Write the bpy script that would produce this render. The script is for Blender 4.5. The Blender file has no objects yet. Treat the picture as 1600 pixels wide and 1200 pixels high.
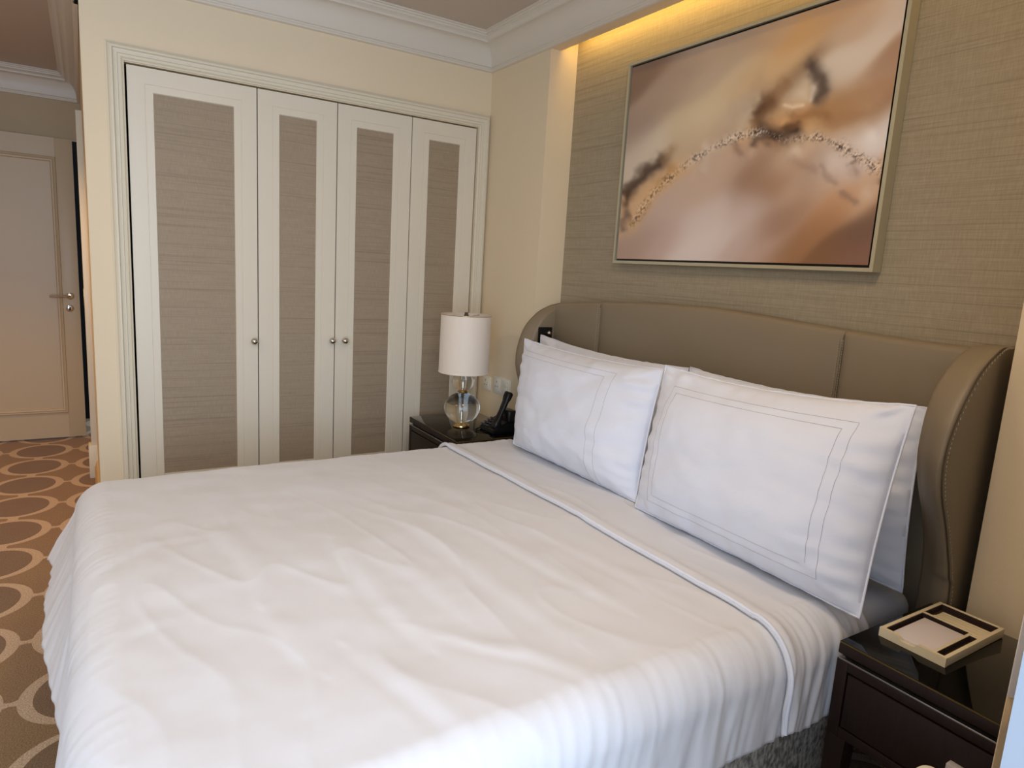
import bpy, bmesh, math, random
import numpy as np
from mathutils import Vector, Matrix, noise

random.seed(7)
PI = math.pi
scene = bpy.context.scene
C = scene.collection

# ------------------------------------------------------------------ camera
FPX = 1042.35
CAM = Vector((-2.0718, -3.6741, 1.50))
yaw, pit, rol = 0.56679, -0.16907, 0.05944
fw = Vector((math.sin(yaw)*math.cos(pit), math.cos(yaw)*math.cos(pit), math.sin(pit)))
rt = Vector((math.cos(yaw), -math.sin(yaw), 0.0))
up = rt.cross(fw)
r2 = math.cos(rol)*rt + math.sin(rol)*up
u2 = -math.sin(rol)*rt + math.cos(rol)*up
cd = bpy.data.cameras.new('camera')
cd.sensor_fit = 'HORIZONTAL'; cd.sensor_width = 36.0
cd.lens = FPX/1600.0*36.0
cd.clip_start = 0.02
cam = bpy.data.objects.new('camera', cd); C.objects.link(cam)
M = Matrix(((r2.x, u2.x, -fw.x, CAM.x), (r2.y, u2.y, -fw.y, CAM.y), (r2.z, u2.z, -fw.z, CAM.z), (0, 0, 0, 1)))
cam.matrix_world = M
scene.camera = cam

# ------------------------------------------------------------------ colour helper, world, large lights, exposure
def lin(c):
    c = c/255.0
    return c/12.92 if c <= 0.04045 else ((c+0.055)/1.055)**2.4
def S(r, g, b): return (lin(r), lin(g), lin(b), 1.0)

scene.view_settings.view_transform = 'Standard'
scene.view_settings.look = 'None'
scene.view_settings.gamma = 1.0
scene.view_settings.use_curve_mapping = False
scene.view_settings.exposure = 0.18

w = bpy.data.worlds.new('daylight'); scene.world = w; w.use_nodes = True
bg = w.node_tree.nodes['Background']
bg.inputs[0].default_value = (0.62, 0.78, 1.0, 1.0); bg.inputs[1].default_value = 1.0

def area(name, loc, target, sx, sy, power, col, spread=PI):
    l = bpy.data.lights.new(name, 'AREA'); l.shape = 'RECTANGLE'; l.size = sx; l.size_y = sy
    l.energy = power; l.color = col; l.spread = spread
    o = bpy.data.objects.new(name, l); C.objects.link(o)
    o.location = loc
    d = Vector(target)-Vector(loc)
    o.rotation_euler = d.to_track_quat('-Z', 'Y').to_euler()
    return o
# daylight coming in through the bay window behind the photographer
area('window_daylight', (-2.75, -4.52, 1.5), (-2.4, 0, 1.15), 2.4, 2.1, 86.0, (0.60, 0.77, 1.0))
# soft warm fill from two added, unseen ceiling lamps (fixtures built below)
FILL_LAMPS = [(-1.25, -2.75), (-3.3, -1.5)]
FILL_W = 13.5
WARM = (1.0, 0.78, 0.54)

# ------------------------------------------------------------------ mesh helpers
ZERO = Vector((0, 0, 0))
def finish(name, bm, mat, parent=None, smooth=35, origin=None, recalc=True):
    """one mesh object; geometry given in world space (or the parent's local frame when the parent sits at 0)"""
    if recalc: bmesh.ops.recalc_face_normals(bm, faces=bm.faces[:])
    base = ZERO
    if parent is not None: base = Vector(parent.get('_base', (0, 0, 0)))
    elif origin is not None: base = Vector(origin)
    if base.length > 0: bmesh.ops.translate(bm, verts=bm.verts[:], vec=-base)
    me = bpy.data.meshes.new(name); bm.to_mesh(me); bm.free()
    if smooth:
        me.shade_smooth(); me.set_sharp_from_angle(angle=math.radians(smooth))
    o = bpy.data.objects.new(name, me); C.objects.link(o)
    if mat is not None: me.materials.append(mat)
    if parent is not None:
        o.parent = parent; o['_base'] = tuple(base)
    elif origin is not None:
        o.location = base; o['_base'] = tuple(base)
    return o
def tag(o, label, cat, group=None, kind=None):
    o['label'] = label; o['category'] = cat
    if group: o['group'] = group
    if kind: o['kind'] = kind
    return o
def thing(name, label, cat, loc=(0, 0, 0), group=None, kind=None):
    o = bpy.data.objects.new(name, None); C.objects.link(o)
    o.empty_display_size = 0.05
    o.location = loc; o['_base'] = tuple(loc)
    return tag(o, label, cat, group, kind)
def struct(name, bm, mat, label, cat, smooth=35):
    return tag(finish(name, bm, mat, None, smooth), label, cat, None, 'structure')
def box(bm, x0, x1, y0, y1, z0, z1, bev=0.0, seg=2):
    r = bmesh.ops.create_cube(bm, size=1.0)
    vs = r['verts']
    for v in vs:
        v.co = Vector((x0+(v.co.x+.5)*(x1-x0), y0+(v.co.y+.5)*(y1-y0), z0+(v.co.z+.5)*(z1-z0)))
    if bev > 0:
        es = list({e for v in vs for e in v.link_edges})
        bmesh.ops.bevel(bm, geom=es, offset=bev, segments=seg, affect='EDGES', profile=0.5)
    return bm
def B(*a, **k): return box(bmesh.new(), *a, **k)
def grid(bm, rows, closed_u=False, closed_v=False):
    """rows: list of lists of points -> quads"""
    V = [[bm.verts.new(p) for p in r] for r in rows]
    n, m = len(V), len(V[0])
    for i in range(n if closed_u else n-1):
        for j in range(m if closed_v else m-1):
            a, b, c, d = V[i][j], V[(i+1) % n][j], V[(i+1) % n][(j+1) % m], V[i][(j+1) % m]
            try: bm.faces.new((a, b, c, d))
            except ValueError: pass
    return V
def lathe(bm, prof, c=(0, 0, 0), seg=32, axis='Z', caps=True):
    rows = []
    for i in range(seg):
        a = 2*PI*i/seg; row = []
        for r, z in prof:
            p = (r*math.cos(a), r*math.sin(a), z)
            if axis == 'X': p = (p[2], p[0], p[1])
            if axis == 'Y': p = (p[0], p[2], p[1])
            row.append((c[0]+p[0], c[1]+p[1], c[2]+p[2]))
        rows.append(row)
    V = grid(bm, rows, closed_u=True)
    if caps:
        for k in (0, -1):
            if prof[k][0] > 1e-5:
                try: bm.faces.new([V[i][k] for i in range(seg)])
                except ValueError: pass
    bmesh.ops.remove_doubles(bm, verts=bm.verts[:], dist=1e-6)
    return bm
def tube(bm, pts, r, seg=8, closed=False):
    pts = [Vector(p) for p in pts]; n = len(pts)
    rows = []; prev = None
    for i, p in enumerate(pts):
        a = pts[(i-1) % n] if (closed or i > 0) else pts[0]
        b = pts[(i+1) % n] if (closed or i < n-1) else pts[-1]
        t = (b-a).normalized()
        if prev is None:
            s = t.cross(Vector((0, 0, 1)))
            if s.length < 0.1: s = t.cross(Vector((1, 0, 0)))
        else:
            s = prev-t*prev.dot(t)
        s.normalize(); prev = s; q = t.cross(s)
        rows.append([p+(s*math.cos(2*PI*k/seg)+q*math.sin(2*PI*k/seg))*r for k in range(seg)])
    V = grid(bm, rows, closed_u=closed, closed_v=True)
    if not closed:
        bm.faces.new(V[0]); bm.faces.new(V[-1])
    return bm
def miter(bm, path, prof, to3, closed=True):
    """sweep prof [(offset, height)] along a 2-D path with mitred corners; offset goes to the left of travel"""
    n = len(path); P = [Vector(p) for p in path]
    rows = []
    for i in range(n):
        d0 = (P[i]-P[i-1]).normalized() if (closed or i > 0) else (P[1]-P[0]).normalized()
        d1 = (P[(i+1) % n]-P[i]).normalized() if (closed or i < n-1) else (P[-1]-P[-2]).normalized()
        n0 = Vector((-d0.y, d0.x)); n1 = Vector((-d1.y, d1.x))
        m = (n0+n1)/(1.0+n0.dot(n1))
        rows.append([to3(*(P[i]+m*o), h) for o, h in prof])
    V = grid(bm, rows, closed_u=closed)
    return V
def extrude_poly(bm, pts, vec):
    a = [bm.verts.new(p) for p in pts]; b = [bm.verts.new(Vector(p)+Vector(vec)) for p in pts]
    bm.faces.new(a); bm.faces.new(b[::-1])
    n = len(pts)
    for i in range(n): bm.faces.new((a[i], a[(i+1) % n], b[(i+1) % n], b[i]))
    return bm
def interp(tab, x):
    if x <= tab[0][0]: return tab[0][1]
    for (a, b), (c, d) in zip(tab, tab[1:]):
        if x <= c:
            t = (x-a)/(c-a); t = t*t*(3-2*t) if False else t
            return b+(d-b)*t
    return tab[-1][1]
def catmull(pts, k=6):
    P = [Vector(p) for p in pts]; out = []
    for i in range(len(P)-1):
        p0 = P[i-1] if i > 0 else P[0]*2-P[1]
        p3 = P[i+2] if i+2 < len(P) else P[-1]*2-P[-2]
        for j in range(k):
            t = j/k
            out.append(0.5*((2*P[i])+(P[i+1]-p0)*t+(2*p0-5*P[i]+4*P[i+1]-p3)*t*t+(3*P[i]-p0-3*P[i+1]+p3)*t**3))
    out.append(P[-1]); return out

# ------------------------------------------------------------------ materials
def mat(name, col, rough=0.5, metal=0.0, bump=None, vary=None, spec=0.5, coat=0.0, sheen=0.0, trans=0.0, ior=1.45, emit=None):
    """bump=(scale, strength, (sx,sy,sz)); vary=(scale, amount, (sx,sy,sz))"""
    m = bpy.data.materials.new(name); m.use_nodes = True
    nt = m.node_tree; b = nt.nodes['Principled BSDF']
    b.inputs['Base Color'].default_value = col
    b.inputs['Roughness'].default_value = rough; b.inputs['Metallic'].default_value = metal
    b.inputs['Specular IOR Level'].default_value = spec; b.inputs['Coat Weight'].default_value = coat
    b.inputs['Coat Roughness'].default_value = 0.03
    b.inputs['Sheen Weight'].default_value = sheen
    b.inputs['Transmission Weight'].default_value = trans; b.inputs['IOR'].default_value = ior
    if emit: b.inputs['Emission Color'].default_value = emit[0]; b.inputs['Emission Strength'].default_value = emit[1]
    def coords(sc):
        g = nt.nodes.new('ShaderNodeNewGeometry'); mp = nt.nodes.new('ShaderNodeMapping')
        mp.inputs['Scale'].default_value = sc; nt.links.new(g.outputs['Position'], mp.inputs['Vector'])
        return mp.outputs['Vector']
    def nz(scale, sc, det=4):
        t = nt.nodes.new('ShaderNodeTexNoise'); t.inputs['Scale'].default_value = scale; t.inputs['Detail'].default_value = det
        nt.links.new(coords(sc), t.inputs['Vector']); return t.outputs['Fac']
    if vary:
        mx = nt.nodes.new('ShaderNodeMix'); mx.data_type = 'RGBA'
        a = vary[1]
        mx.inputs['A'].default_value = tuple(c*(1-a) for c in col[:3])+(1,)
        mx.inputs['B'].default_value = tuple(min(1, c*(1+a)) for c in col[:3])+(1,)
        fac = nz(vary[0], vary[2])
        if len(vary) > 3:
            mr = nt.nodes.new('ShaderNodeMapRange'); mr.inputs[1].default_value, mr.inputs[2].default_value = vary[3]
            nt.links.new(fac, mr.inputs[0]); fac = mr.outputs[0]
        nt.links.new(fac, mx.inputs['Factor']); nt.links.new(mx.outputs['Result'], b.inputs['Base Color'])
    if bump:
        bp = nt.nodes.new('ShaderNodeBump'); bp.inputs['Strength'].default_value = bump[1]; bp.inputs['Distance'].default_value = 0.01
        nt.links.new(nz(bump[0], bump[2]), bp.inputs['Height']); nt.links.new(bp.outputs['Normal'], b.inputs['Normal'])
    return m
U1 = (1, 1, 1)
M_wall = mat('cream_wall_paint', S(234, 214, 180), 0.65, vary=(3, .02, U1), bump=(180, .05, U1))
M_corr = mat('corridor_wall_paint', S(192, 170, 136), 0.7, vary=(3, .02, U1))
M_ceil = mat('ceiling_paint', S(205, 191, 176), 0.8, vary=(2, .02, U1))
M_crown = mat('white_moulding_paint', S(226, 215, 197), 0.45, vary=(4, .015, U1))
M_trim = mat('ivory_trim_paint', S(226, 214, 188), 0.38, vary=(5, .015, U1))
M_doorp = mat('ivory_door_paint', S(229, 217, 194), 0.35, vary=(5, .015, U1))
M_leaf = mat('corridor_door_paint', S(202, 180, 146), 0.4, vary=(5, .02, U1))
M_dark = mat('dark_void', S(12, 10, 9), 0.9, vary=(5, .1, U1))  # near-black colour standing in for the shade in gaps and holes
M_chrome = mat('chrome', S(215, 212, 205), 0.12, 1.0, vary=(20, .02, U1))
M_brass = mat('pale_brass', S(200, 170, 115), 0.22, 1.0, vary=(20, .03, U1))
M_satin = mat('satin_silver_pull', S(205, 198, 196), 0.5, 0.2, vary=(60, .03, U1))
M_nick = mat('brushed_nickel', S(170, 165, 160), 0.3, 1.0, vary=(60, .05, (1, 6, 1)))
M_art_fr = mat('champagne_frame', S(196, 188, 160), 0.32, 0.35, vary=(30, .04, U1))
M_black = mat('black_lacquer', S(9, 8, 8), 0.3, vary=(10, .1, U1))
M_glasst = mat('black_glass_top', S(8, 8, 7), 0.04, spec=0.38, vary=(3, .1, U1))
M_gedge = mat('amber_glass_edge', S(92, 74, 30), 0.15, vary=(9, .1, U1))
M_wood = mat('wenge_wood', S(36, 24, 21), 0.45, spec=0.3, vary=(18, .45, (9, 9, .7)), bump=(60, .06, (6, 6, .4)))
M_lea = mat('taupe_leather', S(139, 124, 102), 0.42, vary=(5, .05, U1), bump=(420, .10, U1))
M_lea_in = M_lea
M_thread = mat('pale_stitch_thread', S(170, 155, 128), 0.7, vary=(90, .1, U1))
M_pipe = mat('dark_seam_piping', S(84, 72, 54), 0.5, vary=(30, .05, U1))
M_linen = mat('white_cotton', S(226, 225, 227), 0.72, sheen=0.15, vary=(3, .015, U1), bump=(14, .10, U1))
M_pill = mat('white_pillow_cotton', S(228, 231, 241), 0.7, sheen=0.15, vary=(3, .012, U1), bump=(10, .30, (1, 1, 1.6)))
M_sheet = mat('fitted_sheet_cotton', S(212, 216, 230), 0.75, sheen=0.1, vary=(3, .02, U1))
M_jamb = mat('daylight_tinted_bay_wall', S(168, 176, 186), 0.6, vary=(5, .02, U1))  # cool daylight cast put into the white bay wall's colour
M_stit = mat('grey_embroidery', S(186, 180, 174), 0.8, vary=(60, .1, U1))
M_shade = mat('ivory_lampshade_silk', S(238, 224, 206), 0.55, sheen=0.3, vary=(160, .02, (1, 1, .1)))
M_phone = mat('black_phone_plastic', S(14, 14, 16), 0.35, vary=(20, .1, U1))
M_key = mat('grey_phone_keys', S(70, 70, 74), 0.5, vary=(20, .05, U1))
M_plate = mat('ivory_socket_plastic', S(236, 230, 212), 0.35, vary=(10, .02, U1))
M_tray = mat('pale_shagreen_tray', S(232, 216, 180), 0.45, vary=(40, .06, (1, 3, 1)))
M_well = mat('dark_brown_suede', S(52, 34, 28), 0.85, vary=(50, .1, U1))
M_paper = mat('white_paper', S(226, 216, 216), 0.8, vary=(4, .01, U1))
M_stool = mat('cream_upholstery', S(238, 230, 202), 0.75, sheen=0.2, vary=(50, .03, U1), bump=(250, .1, U1))
M_curt = mat('ivory_drape_fabric', S(226, 216, 208), 0.85, sheen=0.2, vary=(30, .03, (1, 1, .1)))
M_curtb = mat('tan_drape_border', S(186, 160, 122), 0.85, sheen=0.2, vary=(60, .06, U1))
M_base = mat('mottled_grey_upholstery', S(168, 161, 150), 0.9, vary=(85, .55, (1, 1, .55), (.36, .64)), bump=(70, .3, (1, 1, .55)))
M_winf = mat('white_window_frame', S(225, 225, 222), 0.4, vary=(5, .01, U1))
M_opal = mat('opal_lamp_diffuser', S(245, 235, 215), 0.5, vary=(5, .01, U1))
M_gold = mat('gold_lit_skirting', S(214, 176, 116), 0.4, vary=(20, .08, (1, 1, 4)))  # golden corridor light put into the skirting colour

def glass_mat(name, col, thin=False):
    m = bpy.data.materials.new(name); m.use_nodes = True; nt = m.node_tree
    nt.nodes.remove(nt.nodes['Principled BSDF']); out = nt.nodes['Material Output']
    if thin:
        t = nt.nodes.new('ShaderNodeBsdfTransparent'); t.inputs[0].default_value = col
        g = nt.nodes.new('ShaderNodeBsdfGlossy'); g.inputs['Roughness'].default_value = .02
        f = nt.nodes.new('ShaderNodeFresnel'); f.inputs[0].default_value = 1.4
        mx = nt.nodes.new('ShaderNodeMixShader'); nt.links.new(f.outputs[0], mx.inputs[0])
        nt.links.new(t.outputs[0], mx.inputs[1]); nt.links.new(g.outputs[0], mx.inputs[2]); nt.links.new(mx.outputs[0], out.inputs[0])
    else:
        g = nt.nodes.new('ShaderNodeBsdfGlass'); g.inputs['Color'].default_value = col; g.inputs['IOR'].default_value = 1.47
        g.inputs['Roughness'].default_value = 0.0
        nt.links.new(g.outputs[0], out.inputs[0])
    return m
M_glass = glass_mat('clear_lamp_glass', (0.97, 0.97, 0.95, 1))
M_pane = glass_mat('window_glass', (0.97, 0.985, 1, 1), True)

def weave_mat(name, base, dark, light, horiz='Y', streak=1.0):
    """woven grasscloth: fine thread in both directions plus irregular darker horizontal slubs"""
    m = bpy.data.materials.new(name); m.use_nodes = True; nt = m.node_tree; b = nt.nodes['Principled BSDF']
    b.inputs['Roughness'].default_value = 0.6; b.inputs['Sheen Weight'].default_value = 0.1
    g = nt.nodes.new('ShaderNodeNewGeometry')
    def n(sc, scale, det=2.0):
        mp = nt.nodes.new('ShaderNodeMapping'); mp.inputs['Scale'].default_value = sc
        nt.links.new(g.outputs['Position'], mp.inputs['Vector'])
        t = nt.nodes.new('ShaderNodeTexNoise'); t.inputs['Scale'].default_value = scale; t.inputs['Detail'].default_value = det
        nt.links.new(mp.outputs[0], t.inputs['Vector']); return t.outputs['Fac']
    slub = n((.8, .8, 135), 1.0, 4.0)
    fine = n((9, 9, 520), 1.0, 1.0)
    vert = n((520, 520, 28), 1.0, 1.0)
    def math_(op, a, b_):
        q = nt.nodes.new('ShaderNodeMath'); q.operation = op
        for i, x in enumerate((a, b_)):
            if isinstance(x, (int, float)): q.inputs[i].default_value = x
            else: nt.links.new(x, q.inputs[i])
        return q.outputs[0]
    thread = math_('ADD', math_('MULTIPLY', fine, .5), math_('MULTIPLY', vert, .5))
    mx = nt.nodes.new('ShaderNodeMix'); mx.data_type = 'RGBA'
    mx.inputs['A'].default_value = base; mx.inputs['B'].default_value = light
    rr = nt.nodes.new('ShaderNodeMapRange'); rr.inputs[1].default_value = .38; rr.inputs[2].default_value = .66
    nt.links.new(thread, rr.inputs[0]); nt.links.new(rr.outputs[0], mx.inputs['Factor'])
    rs = nt.nodes.new('ShaderNodeMapRange'); rs.inputs[1].default_value = .54; rs.inputs[2].default_value = .68
    rs.inputs[4].default_value = streak
    nt.links.new(slub, rs.inputs[0])
    mx2 = nt.nodes.new('ShaderNodeMix'); mx2.data_type = 'RGBA'
    nt.links.new(rs.outputs[0], mx2.inputs['Factor']); nt.links.new(mx.outputs['Result'], mx2.inputs['A']); mx2.inputs['B'].default_value = dark
    nt.links.new(mx2.outputs['Result'], b.inputs['Base Color'])
    bp = nt.nodes.new('ShaderNodeBump'); bp.inputs['Strength'].default_value = .12; bp.inputs['Distance'].default_value = .003
    nt.links.new(thread, bp.inputs['Height']); nt.links.new(bp.outputs[0], b.inputs['Normal'])
    return m
M_paperw = weave_mat('grasscloth_wallpaper', S(152, 138, 112), S(126, 113, 90), S(170, 156, 131), streak=.55)
M_fab = weave_mat('woven_door_panel', S(154, 134, 108), S(130, 111, 88), S(170, 150, 124), streak=.6)

def carpet_mat():
    m = bpy.data.materials.new('ring_pattern_carpet'); m.use_nodes = True; nt = m.node_tree; b = nt.nodes['Principled BSDF']
    b.inputs['Roughness'].default_value = .95; b.inputs['Sheen Weight'].default_value = .25; b.inputs['Specular IOR Level'].default_value = .1
    g = nt.nodes.new('ShaderNodeNewGeometry')
    L = nt.links
    def mth(op, a, b_=None, c=None):
        q = nt.nodes.new('ShaderNodeMath'); q.operation = op
        for i, x in enumerate((a, b_, c)):
            if x is None: continue
            if isinstance(x, (int, float)): q.inputs[i].default_value = x
            else: L.new(x, q.inputs[i])
        return q.outputs[0]
    sep = nt.nodes.new('ShaderNodeSeparateXYZ'); L.new(g.outputs['Position'], sep.inputs[0])
    # the carpet was laid about 2.4 degrees askew; ring pitch 0.41 m
    x0, y0, px, py, sk = -2.283, 0.463, .418, .408, .042
    X = mth('SUBTRACT', mth('SUBTRACT', sep.outputs[0], x0), mth('MULTIPLY', mth('SUBTRACT', sep.outputs[1], y0), sk))
    Y = mth('SUBTRACT', sep.outputs[1], y0)
    fx = mth('SUBTRACT', mth('FRACT', mth('DIVIDE', X, px)), .5)            # -0.5..0.5, ring centre at 0, link at +-0.5
    fy = mth('SUBTRACT', mth('FRACT', mth('ADD', mth('DIVIDE', Y, py), .5)), .5)
    ax = mth('ABSOLUTE', fx); ay = mth('ABSOLUTE', fy)
    def ell(rx, ry):
        a = mth('DIVIDE', fx, rx); c = mth('DIVIDE', fy, ry)
        return mth('SQRT', mth('ADD', mth('MULTIPLY', a, a), mth('MULTIPLY', c, c)))
    outer = mth('LESS_THAN', ell(.455, .458), 1.0)
    inner = mth('LESS_THAN', ell(.352, .392), 1.0)
    ring = mth('SUBTRACT', outer, inner)
    linkx = mth('MULTIPLY', mth('GREATER_THAN', ax, .40), mth('LESS_THAN', mth('ADD', ay, mth('MULTIPLY', mth('SUBTRACT', .5, ax), -.35)), .026))
    linky = mth('MULTIPLY', mth('GREATER_THAN', ay, .42), mth('LESS_THAN', mth('ADD', ax, mth('MULTIPLY', mth('SUBTRACT', .5, ay), -.35)), .050))
    pat = mth('MINIMUM', mth('ADD', ring, mth('ADD', linkx, linky)), 1.0)
    def nz(s, d=3):
        t = nt.nodes.new('ShaderNodeTexNoise'); t.inputs['Scale'].default_value = s; t.inputs['Detail'].default_value = d
        L.new(g.outputs['Position'], t.inputs['Vector']); return t.outputs['Fac']
    def mix(f, a, b_):
        q = nt.nodes.new('ShaderNodeMix'); q.data_type = 'RGBA'
        for s, x in (('Factor', f), ('A', a), ('B', b_)):
            if isinstance(x, (tuple, float)): q.inputs[s].default_value = x
            else: L.new(x, q.inputs[s])
        return q.outputs['Result']
    base = mix(nz(5, 2), S(140, 103, 62), S(152, 118, 72))
    inn = mix(nz(6, 2), S(124, 88, 52), S(132, 104, 68))
    c = mix(inner, base, inn)
    c = mix(pat, c, S(200, 168, 134))
    tuft = nz(190, 2)
    rr = nt.nodes.new('ShaderNodeMapRange'); rr.inputs[1].default_value = .35; rr.inputs[2].default_value = .65; rr.inputs[3].default_value = .72; rr.inputs[4].default_value = 1.2
    L.new(tuft, rr.inputs[0])
    q = nt.nodes.new('ShaderNodeVectorMath'); q.operation = 'SCALE'; L.new(c, q.inputs[0]); L.new(rr.outputs[0], q.inputs['Scale'])
    L.new(q.outputs[0], b.inputs['Base Color'])
    bp = nt.nodes.new('ShaderNodeBump'); bp.inputs['Strength'].default_value = .5; bp.inputs['Distance'].default_value = .006
    L.new(tuft, bp.inputs['Height']); L.new(bp.outputs[0], b.inputs['Normal'])
    return m
M_carpet = carpet_mat()

# ================================================================== THE SETTING
ZC, ZCC = 2.82, 2.705            # room and corridor ceilings
YR0, YR1, XR = -0.605, -2.890, 0.172   # headboard recess
struct('floor', B(-5.0, .45, -4.75, 3.2, -.1, 0), M_carpet, 'brown carpet woven with interlinked tan rings', 'floor', 0)
bm = B(-5.0, .45, -3.66, 0.0, ZC, ZC+.1); box(bm, -5.0, .45, -4.75, -3.66, 2.62, ZC+.1)
struct('ceiling', bm, M_ceil, 'plain pale beige bedroom ceiling inside the white cornice', 'ceiling', 0)
struct('ceiling_corridor', B(-3.4, -2.0, 0.0, 3.2, ZCC, ZC+.1), M_ceil, 'shaded lower ceiling of the entrance corridor', 'ceiling', 0)

# back wall with the wardrobe opening
WX0, WX1, WZ = -1.905, -.078, 2.322
bm = bmesh.new()
poly = lambda b, pts: b.faces.new([b.verts.new(p) for p in pts])
box(bm, -2.068, WX0, 0, .10, 0, ZC); box(bm, WX1, .0, 0, .10, 0, ZC); box(bm, WX0, WX1, 0, .10, WZ, ZC)
struct('wall_back', bm, M_wall, 'cream painted wall around the built-in wardrobe', 'wall', 0)
# corridor side wall (slightly out of square), corridor end wall, corridor left wall
bm = extrude_poly(bmesh.new(), [(-2.068, .10, 0), (-2.069, .0999, 0), (-2.086, 2.52, 0), (-1.99, 2.52, 0), (-1.99, .10, 0)], (0, 0, ZC))
struct('wall_corridor_right', bm, M_wall, 'cream corridor side wall seen edge-on beside the wardrobe', 'wall', 0)
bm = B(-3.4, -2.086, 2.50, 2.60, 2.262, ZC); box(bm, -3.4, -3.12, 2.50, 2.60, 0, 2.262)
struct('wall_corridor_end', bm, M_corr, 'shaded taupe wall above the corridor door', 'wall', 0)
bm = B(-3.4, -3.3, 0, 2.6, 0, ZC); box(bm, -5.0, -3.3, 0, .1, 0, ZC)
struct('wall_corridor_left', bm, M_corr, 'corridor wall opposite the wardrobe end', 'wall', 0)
struct('wall_vestibule', B(-3.4, -1.99, 3.1, 3.2, 0, ZC), M_dark, 'blackened wall standing in for the dark space behind the corridor door', 'wall', 0)  # painted black in place of the unlit room beyond
struct('wall_left', B(-5.1, -5.0, -4.75, .1, 0, ZC+.1), M_wall, 'cream wall on the far side of the room', 'wall', 0)
# headboard wall: two piers, beam over the recess, papered recess
bm = B(0, .45, YR0, .10, 0, ZC); box(bm, 0, .45, -3.66, YR1, 0, ZC); box(bm, 0, .062, YR1, YR0, 2.642, ZC)
box(bm, .30, .45, YR1, YR0, 0, ZC)
struct('wall_right', bm, M_wall, 'cream headboard wall with piers either side of the recess', 'wall', 0)
struct('wall_recess', B(XR, .30, YR1, YR0, 0, ZC), M_paperw, 'taupe grasscloth wallpaper in the recess above the headboard', 'wall', 0)
# window wall: pier beside the bed, bay with the window behind the photographer
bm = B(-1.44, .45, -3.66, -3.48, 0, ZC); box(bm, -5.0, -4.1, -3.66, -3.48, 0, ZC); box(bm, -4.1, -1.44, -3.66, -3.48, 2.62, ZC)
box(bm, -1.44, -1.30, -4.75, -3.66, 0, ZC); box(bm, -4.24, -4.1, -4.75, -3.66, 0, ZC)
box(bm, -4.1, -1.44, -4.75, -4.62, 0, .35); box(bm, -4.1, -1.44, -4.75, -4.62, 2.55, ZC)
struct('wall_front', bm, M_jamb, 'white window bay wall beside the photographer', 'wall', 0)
win = thing('window_1', 'wide bay window behind the photographer', 'window', (-2.77, -4.68, .35), None, 'structure')
bm = bmesh.new()
miter(bm, [(-4.1, .35), (-1.44, .35), (-1.44, 2.55), (-4.1, 2.55)], [(0, .03), (.06, .03), (.06, -.03), (0, -.03)], lambda a, b_, h: (a, -4.68+h, b_))
for x in (-3.21, -2.33): box(bm, x-.03, x+.03, -4.71, -4.65, .35, 2.55)
finish('window_frame', bm, M_winf, win)
for a, b_ in ((-4.04, -3.24), (-3.18, -2.36), (-2.30, -1.50)):
    finish('window_pane', B(a, b_, -4.685, -4.679, .41, 2.49), M_pane, win)

# cornices
def crown_profile(p, d):
    """(projection from wall, z) from the wall foot of the cornice up to the ceiling"""
    pts = [(0, 0), (.012, 0), (.018, .004), (.018, .012), (.013, .016), (.013, .022), (.021, .026), (.021, .034)]
    for i in range(1, 11):
        t = i/10; pts.append((.021+(p-.045-.021)*(1-math.cos(t*PI/2)), .034+(d-.05-.034)*math.sin(t*PI/2)))
    x = p-.045; z = d-.05
    pts += [(x+.006, z), (x+.006, z+.010), (x+.016, z+.018), (x+.026, z+.022), (x+.026, z+.032), (x+.034, z+.034), (x+.034, z+.042), (p, d-.006), (p, d)]
    return pts
prof = crown_profile(.135, ZC-2.640)
bm = bmesh.new()
miter(bm, [(-.0, -3.48), (0, 0), (-2.068, 0)], prof, lambda a, b_, h: (a, b_, 2.640+h), closed=False)
struct('trim_1', bm, M_crown, 'white stepped cornice where the bedroom walls meet the ceiling', 'cornice', 40)
prof = crown_profile(.125, ZCC-2.525)
bm = bmesh.new()
miter(bm, [(-2.071, 0.02), (-2.086, 2.50), (-3.3, 2.50)], prof, lambda a, b_, h: (a, b_, 2.525+h), closed=False)
struct('trim_2', bm, M_crown, 'shaded cornice above the corridor door', 'cornice', 40)
# side-wall doorway casing seen edge-on, its plinth, skirtings
cs = thing('trim_3', 'narrow ivory door casing on the corridor side wall', 'door casing', (-2.09, 1.3, 0), None, 'structure')
finish('casing', B(-2.110, -2.074, 1.30, 1.40, .18, 2.29, .003), M_trim, cs)
finish('plinth', B(-2.126, -2.074, 1.29, 1.41, 0, .215, .003), M_trim, cs)
finish('strike_plate', B(-2.113, -2.107, 1.325, 1.352, 1.12, 1.23, .002), M_brass, cs)
bm = bmesh.new()
path = [(-2.068, -.0), (-2.0775, 1.29)]
miter(bm, path, [(0, 0), (.020, 0), (.020, .075), (.014, .085), (.014, .095), (.008, .112), (0, .118)], lambda a, b_, h: (a, b_, h), closed=False)
struct('baseboard_corridor', bm, M_gold, 'warm lit skirting board along the corridor side wall', 'skirting board', 40)

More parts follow.
